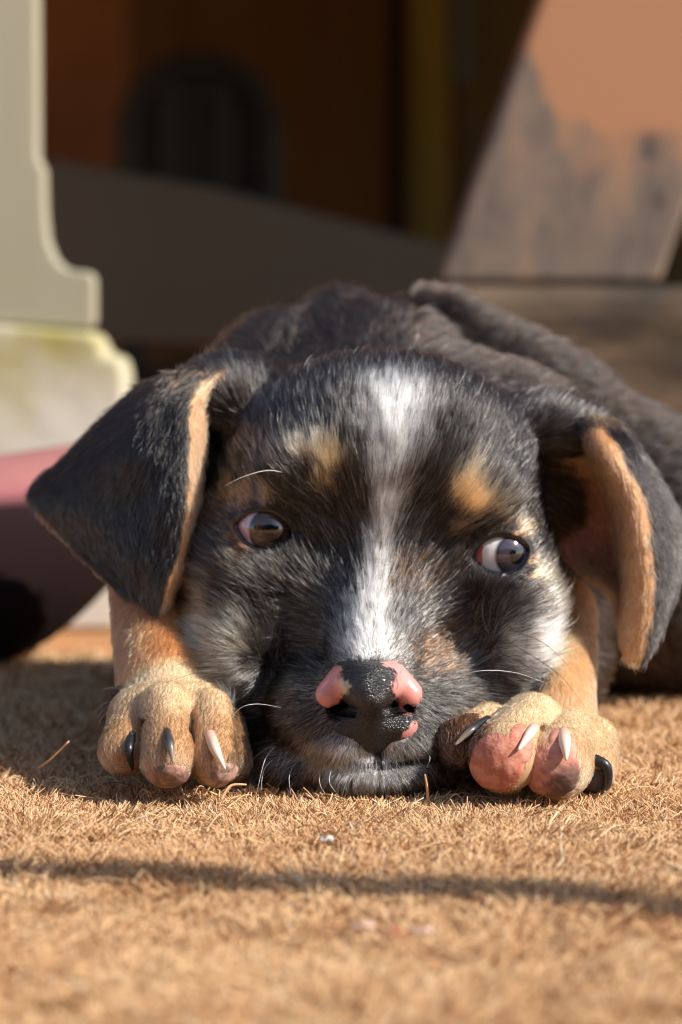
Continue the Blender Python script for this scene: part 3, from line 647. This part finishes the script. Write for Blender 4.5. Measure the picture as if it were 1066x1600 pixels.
sets = [fur(0, 5.2e6, .0052, .00008, .36), fur(1, 7e6, .0036, .000065, .2), fur(2, 7e6, .0034, .000065, .2), fur(3, 2.8e6, .0086, .00009, .5)]
nl = 90; u0 = 425+290*rng.random(nl); P0 = np.array([P(a, 1196-abs(a-585)*.10+rng.normal(0, 7), -.0055+abs(a-585)*.00008) for a in u0]); Lh = .0045+.0045*rng.random(nl)
tt = np.linspace(0, 1, 5)[None, :, None]; sd = rng.normal(0, .28, (nl, 1, 1))+((u0-585)/260)[:, None, None]
lp = P0[:, None, :]+Lh[:, None, None]*(tt*np.array([0, -.55, -.35])+tt*tt*np.array([0, .25, -.55])+sd*tt*np.array([1., 0, 0]))
sets.append((lp, np.full((nl, 5), .00007)*np.array([1, 1, .9, .7, .3]), np.where(rng.random(nl)[:, None] < .75, WHT, BLK)))
sets.append(fur(0, .55e6, .0064, .00014, .40, True)); sets.append(fur(3, .30e6, .0092, .00014, .55, True)); sets.append(fur(1, .7e6, .0052, .00010, .38, True)); sets.append(fur(2, .7e6, .0050, .00010, .38, True))
print('hairs', [len(s[0]) for s in sets])
fo = curves('fur', np.concatenate([s[0] for s in sets]), np.concatenate([s[1] for s in sets]), np.concatenate([s[2] for s in sets]), M_fur, body)
fo['kind'] = 'stuff'

# ---- eyes
def eyeball(e, look, sc_col, iris_col, pup_r, iris_r):
    nu, nv = 96, 64; look = norm(np.array(look)); V = []; C = []
    up = norm(np.cross(np.cross(look, [0, 0, 1]), look)); rt = np.cross(look, up)
    V = []; F = []
    for j in range(nv+1):
        th = pi*(j/nv)**1.35
        for i in range(nu):
            ph = 2*pi*i/nu; d = look*cos(th)+(rt*cos(ph)+up*sin(ph))*sin(th)
            bul = .0009*max(0, cos(min(th/.72, 1)*pi/2))
            V.append(e['C']+d*(ER+bul))
            r = th; k = abs(sin(ph*17+sin(ph*5)*2))*.25
            sc = np.array(sc_col(d)); ir = np.array(iris_col)*(.6+k+.7*max(0, (r-pup_r)/(iris_r-pup_r)))
            w1 = float(smooth01((r-pup_r)/.07)); w2 = .8*float(smooth01((r-iris_r+.16)/.14)); w3 = float(smooth01((r-iris_r+.05)/.10))
            c = np.array([.003, .004, .008])*(1-w1)+ir*w1; c = c*(1-w2)+np.array([.010, .012, .022])*w2; c = c*(1-w3)+sc*w3
            C.append(c)
    for j in range(nv):
        for i in range(nu): a = j*nu+i; b = j*nu+(i+1) % nu; F.append((a, b, b+nu, a+nu))
    return mk('eye', V, F, M_eye, body, cols=np.array(C))
def sc_left(d):
    v_ = .5+.5*sin(d[2]*40+d[0]*9)
    return (.62, .33+.08*v_, .38+.08*v_) if d[0] < -.48 else (.70, .60, .64)
def sc_right(d):
    if d[0] < -.52 and d[2] < .25: return (.62, .16, .15)
    return (.86, .86, .88)
tag(eyeball(EYES[0], (.27, -.96, -.03), sc_left, (.065, .038, .028), .28, .74), 'brown eye with pink white showing at its outer corner')
tag(eyeball(EYES[1], (.47, -.88, -.02), sc_right, (.055, .045, .064), .22, .66), 'eye with bright white showing beside the red inner corner')

M_lid = colmat('eyelid_rim', .25, .6, .5)
for e in EYES:
    a_, b_ = e['a']*SE, e['b']*SE; R_ = (a_*a_+b_*b_)/(2*b_); t_ = radians(e['t']); pts = []
    for sgn in (1, -1):
        an = math.asin(a_/R_)
        for q in np.linspace(-an, an, 22)[:-1]:
            q = q*sgn; uu = R_*sin(q); vv = sgn*(R_*cos(q)-(R_-b_)); dx = uu*cos(t_)-vv*sin(t_); dz = uu*sin(t_)+vv*cos(t_)
            dy = -math.sqrt(max((ER+.0007)**2-dx*dx-dz*dz, 1e-6)); pts.append(e['C']+[dx, dy, dz])
    pts.append(pts[0]); tube('eyelid_rim', pts, [.0012, .0012], M_lid, body, [(.014, .010, .010), (.014, .010, .010)], 8, 90)
# ---- nose
g = Grid(P(577, 1085, 0)+[-.02, -.022, -.028], P(577, 1085, 0)+[.02, .016, .016], .00034); E = g.ell
E(P(577, 1066, .000), (.0108, .0118, .0074), .003)
E(P(577, 1088, -.003), (.0068, .0100, .0058), .003)
for sg, xa, xb in ((1, 536, 517), (-1, 617, 637)):
    g.cap(P(xa, 1050, .001), P(xb+sg*(-2)*(-1)*(-1), 1084, .0012), .0034, .0045, .0026)
g.cap(P(578, 1100, -.0035), P(584, 1150, .0012), .0056, .0062, .003)
E(P(618, 1134, .0012), (.0076, .0066, .0056), .003); E(P(550, 1136, .0028), (.0080, .0066, .0060), .004)
for a_, b_ in (((556, 1111), (522, 1108)), ((606, 1111), (640, 1106))):
    for Y0, Y1, rr in ((-.0115, -.0045, .0012), (-.008, -.001, .0017), (-.004, .002, .0020)):
        g.cap(P(*a_, Y0), P(*b_, Y1), rr, rr*.8, .0008, 'cut')
g.cap(P(580, 1098, -.0138), P(582, 1118, -.0118), .0007, .0010, .0008, 'cut'); g.cap(P(582, 1116, -.0116), P(585, 1150, -.0092), .0010, .0013, .0010, 'cut'); g.cap(P(585, 1148, -.0090), P(590, 1198, -.0066), .0013, .0016, .0010, 'cut')
nv_, nf_ = g.mesh(); del g
u, v = chart(nv_); un = u+noise(nv_, 900)*12; vn = v+noise(nv_+2, 900)*12
nc = np.tile([.013, .012, .012], (len(nv_), 1)); pk = np.array([.72, .30, .27])
m = np.maximum.reduce([blob(un, vn, 513, 1078, 21, 40, 8, .22), blob(un, vn, 639, 1078, 22, 34, -8, .22), blob(un, vn, 622, 1042, 26, 9, 32, .2), blob(un, vn, 642, 1150, 11, 26, 30, .15)*.8])
nc = nc*(1-m[:, None])+pk*m[:, None]
m = blob(un, vn, 538, 1075, 8, 14, -20, .3)*.7; nc = nc*(1-m[:, None])+np.array([.8, .62, .5])*m[:, None]
tag(mk('nose', nv_, nf_, M_nose, body, cols=nc), 'wet black nose with pink patches round both nostrils')

# ---- pads and claws
for c, r, c1, c2, (key, ti_) in PADS:
    g = Grid(c-np.array(r)-.004, c+np.array(r)+.004, .00035); a_, b_, ra_, rb_ = LIMB[key][ti_]
    big = (r[0]+r[2])/2 > .008
    g.cap(a_, b_, ra_+.0005, rb_+.0007, .0005)
    ax = [g.lo[i]+g.h*np.arange(g.n[i]) for i in range(3)]; X, Y_, Z = np.meshgrid(*ax, indexing='ij')
    el = (np.sqrt(((X-c[0])/r[0])**2+((Y_-c[1])/r[1])**2+((Z-c[2])/r[2])**2)-1)*min(r)
    for c2_, r2_ in EXTRA.get(key+str(ti_), []): el = np.minimum(el, (np.sqrt(((X-c2_[0])/r2_[0])**2+((Y_-c2_[1])/r2_[1])**2+((Z-c2_[2])/r2_[2])**2)-1)*min(r2_))
    pp_ = np.stack([X.ravel(), Y_.ravel(), Z.ravel()], 1)
    nn = (noise(pp_, 450)*.0005+noise(pp_*[1, 1, 2.5], 1500)*.0002).reshape(X.shape)
    f_ = g.f+nn; k_ = .0011; hh = np.maximum(k_-np.abs(f_-el), 0)/k_; g.f = (np.maximum(f_, el)+hh*hh*k_*.25).astype(np.float32)
    pv, pf = g.mesh(); pu, pv2 = chart(pv)
    k = smooth01(.5+noise(pv, 420)*1.8+noise(pv, 1500)*1.2)[:, None]; cc = np.array(c1)*(1-k)+np.array(c2)*k
    if c1[0] > .5:
        d = blob(pu+noise(pv, 700)*22, pv2+noise(pv+3, 700)*22, 892, 1228, 38, 30, -25, .45)[:, None]; cc = cc*(1-d*.85)+np.array([.09, .07, .06])*d*.85
    mk('toe_pad', pv, pf, M_pad, body, cols=cc)
DK = [(.015, .015, .018), (.02, .02, .023), (.10, .09, .08)]; LT = [(.70, .36, .30), (.78, .60, .48), (.82, .74, .60)]
CLAWS = [
 ([(206, 1148, -.008), (201, 1172, -.0135), (208, 1204, -.012)], [.0016, .0017, .0003], DK[:1]+DK[:2]),
 ([(260, 1142, -.017), (265, 1162, -.0235), (271, 1192, -.0225)], [.0014, .0015, .0003], [(.02, .02, .024), (.05, .05, .055), (.45, .36, .28)]),
 ([(328, 1148, -.013), (337, 1172, -.0195), (352, 1202, -.0185)], [.0019, .0017, .0003], LT),
 ([(762, 1126, -.004), (738, 1140, -.0095), (711, 1164, -.0105)], [.0018, .0016, .0003], [(.015, .015, .02), (.03, .03, .035), (.5, .4, .3)]),
 ([(834, 1138, -.013), (827, 1148, -.0205), (810, 1172, -.0225)], [.0020, .0017, .0003], LT),
 ([(881, 1146, -.014), (883, 1162, -.0215), (885, 1188, -.0230)], [.0022, .0019, .0003], LT),
 ([(928, 1186, -.003), (947, 1198, -.0085), (949, 1226, -.0085), (938, 1246, -.006)], [.0018, .0018, .0014, .0003], DK)]
def toe_front(px, py):
    Ys = np.linspace(-.035, .03, 261); q = np.array([P(px, py, y) for y in Ys]); best = np.full(len(q), 9.)
    for key in ('pawL', 'pawR'):
        for a, b, ra, rb in LIMB[key][1:]:
            d = b-a; t = np.clip(((q-a)@d)/(d@d), 0, 1); best = np.minimum(best, np.linalg.norm(q-a-t[:, None]*d, axis=1)-(ra+(rb-ra)*t))
    h = np.where(best < 0)[0]; return Ys[h[0]] if len(h) else None
for pts, r, cc in CLAWS:
    out = []; last = .0; n_ = len(pts)
    for i, q in enumerate(pts):
        y = toe_front(q[0], q[1]); y = last if y is None else y; last = y; out.append(P(q[0], q[1], y+(.0018 if i == 0 else -.0022 if i < n_-1 else -.0030)))
    tube('claw', out, r, M_claw, body, cc)
# ---- whiskers
M_wh = colmat('whisker', .3, .6)
WH = [[(362, 1122, .0), (378, 1105, -.008), (405, 1100, -.006), (440, 1106, .004)],
 [(430, 1166, .012), (414, 1188, .0), (402, 1236, -.004)], [(425, 1188, .012), (412, 1205, .002), (408, 1236, -.002)],
 [(460, 1192, .012), (452, 1215, -.002), (455, 1242, -.004)], [(500, 1205, .004), (500, 1225, -.006), (508, 1240, -.008)],
 [(518, 1200, .0), (515, 1222, -.008), (525, 1238, -.01)],
 [(668, 1172, .004), (672, 1185, -.004), (667, 1200, -.004)], [(690, 1145, .01), (698, 1160, .0), (702, 1178, .0)],

 [(690, 1075, .012), (740, 1050, -.005), (800, 1050, .0), (850, 1066, .01)],
 [(458, 742, .03), (420, 735, .02), (380, 745, .016), (350, 760, .016)]]
for pts in WH: tube('whisker', [P(*q) for q in pts], [.00009, .00008, .00003], M_wh, body, [(.8, .8, .78), (.85, .85, .83)], 6, 20)
for pts in [[(790, 1000, .02), (840, 1030, .01), (880, 1060, .0), (915, 1105, .002)], [(780, 1020, .02), (830, 1045, .008), (870, 1080, .0)],
            [(385, 1020, .02), (330, 1022, .008), (270, 1042, .004)], [(390, 1045, .018), (320, 1048, .006), (250, 1070, .0)],
            [(620, 1140, -.01), (640, 1100, -.012)], [(800, 985, .02), (850, 1005, .01), (888, 1040, .008)]]:
    tube('whisker', [P(*q) for q in pts], [.00009, .00008, .00003], M_wh, body, [(.02, .02, .02), (.02, .02, .02)], 6, 20)
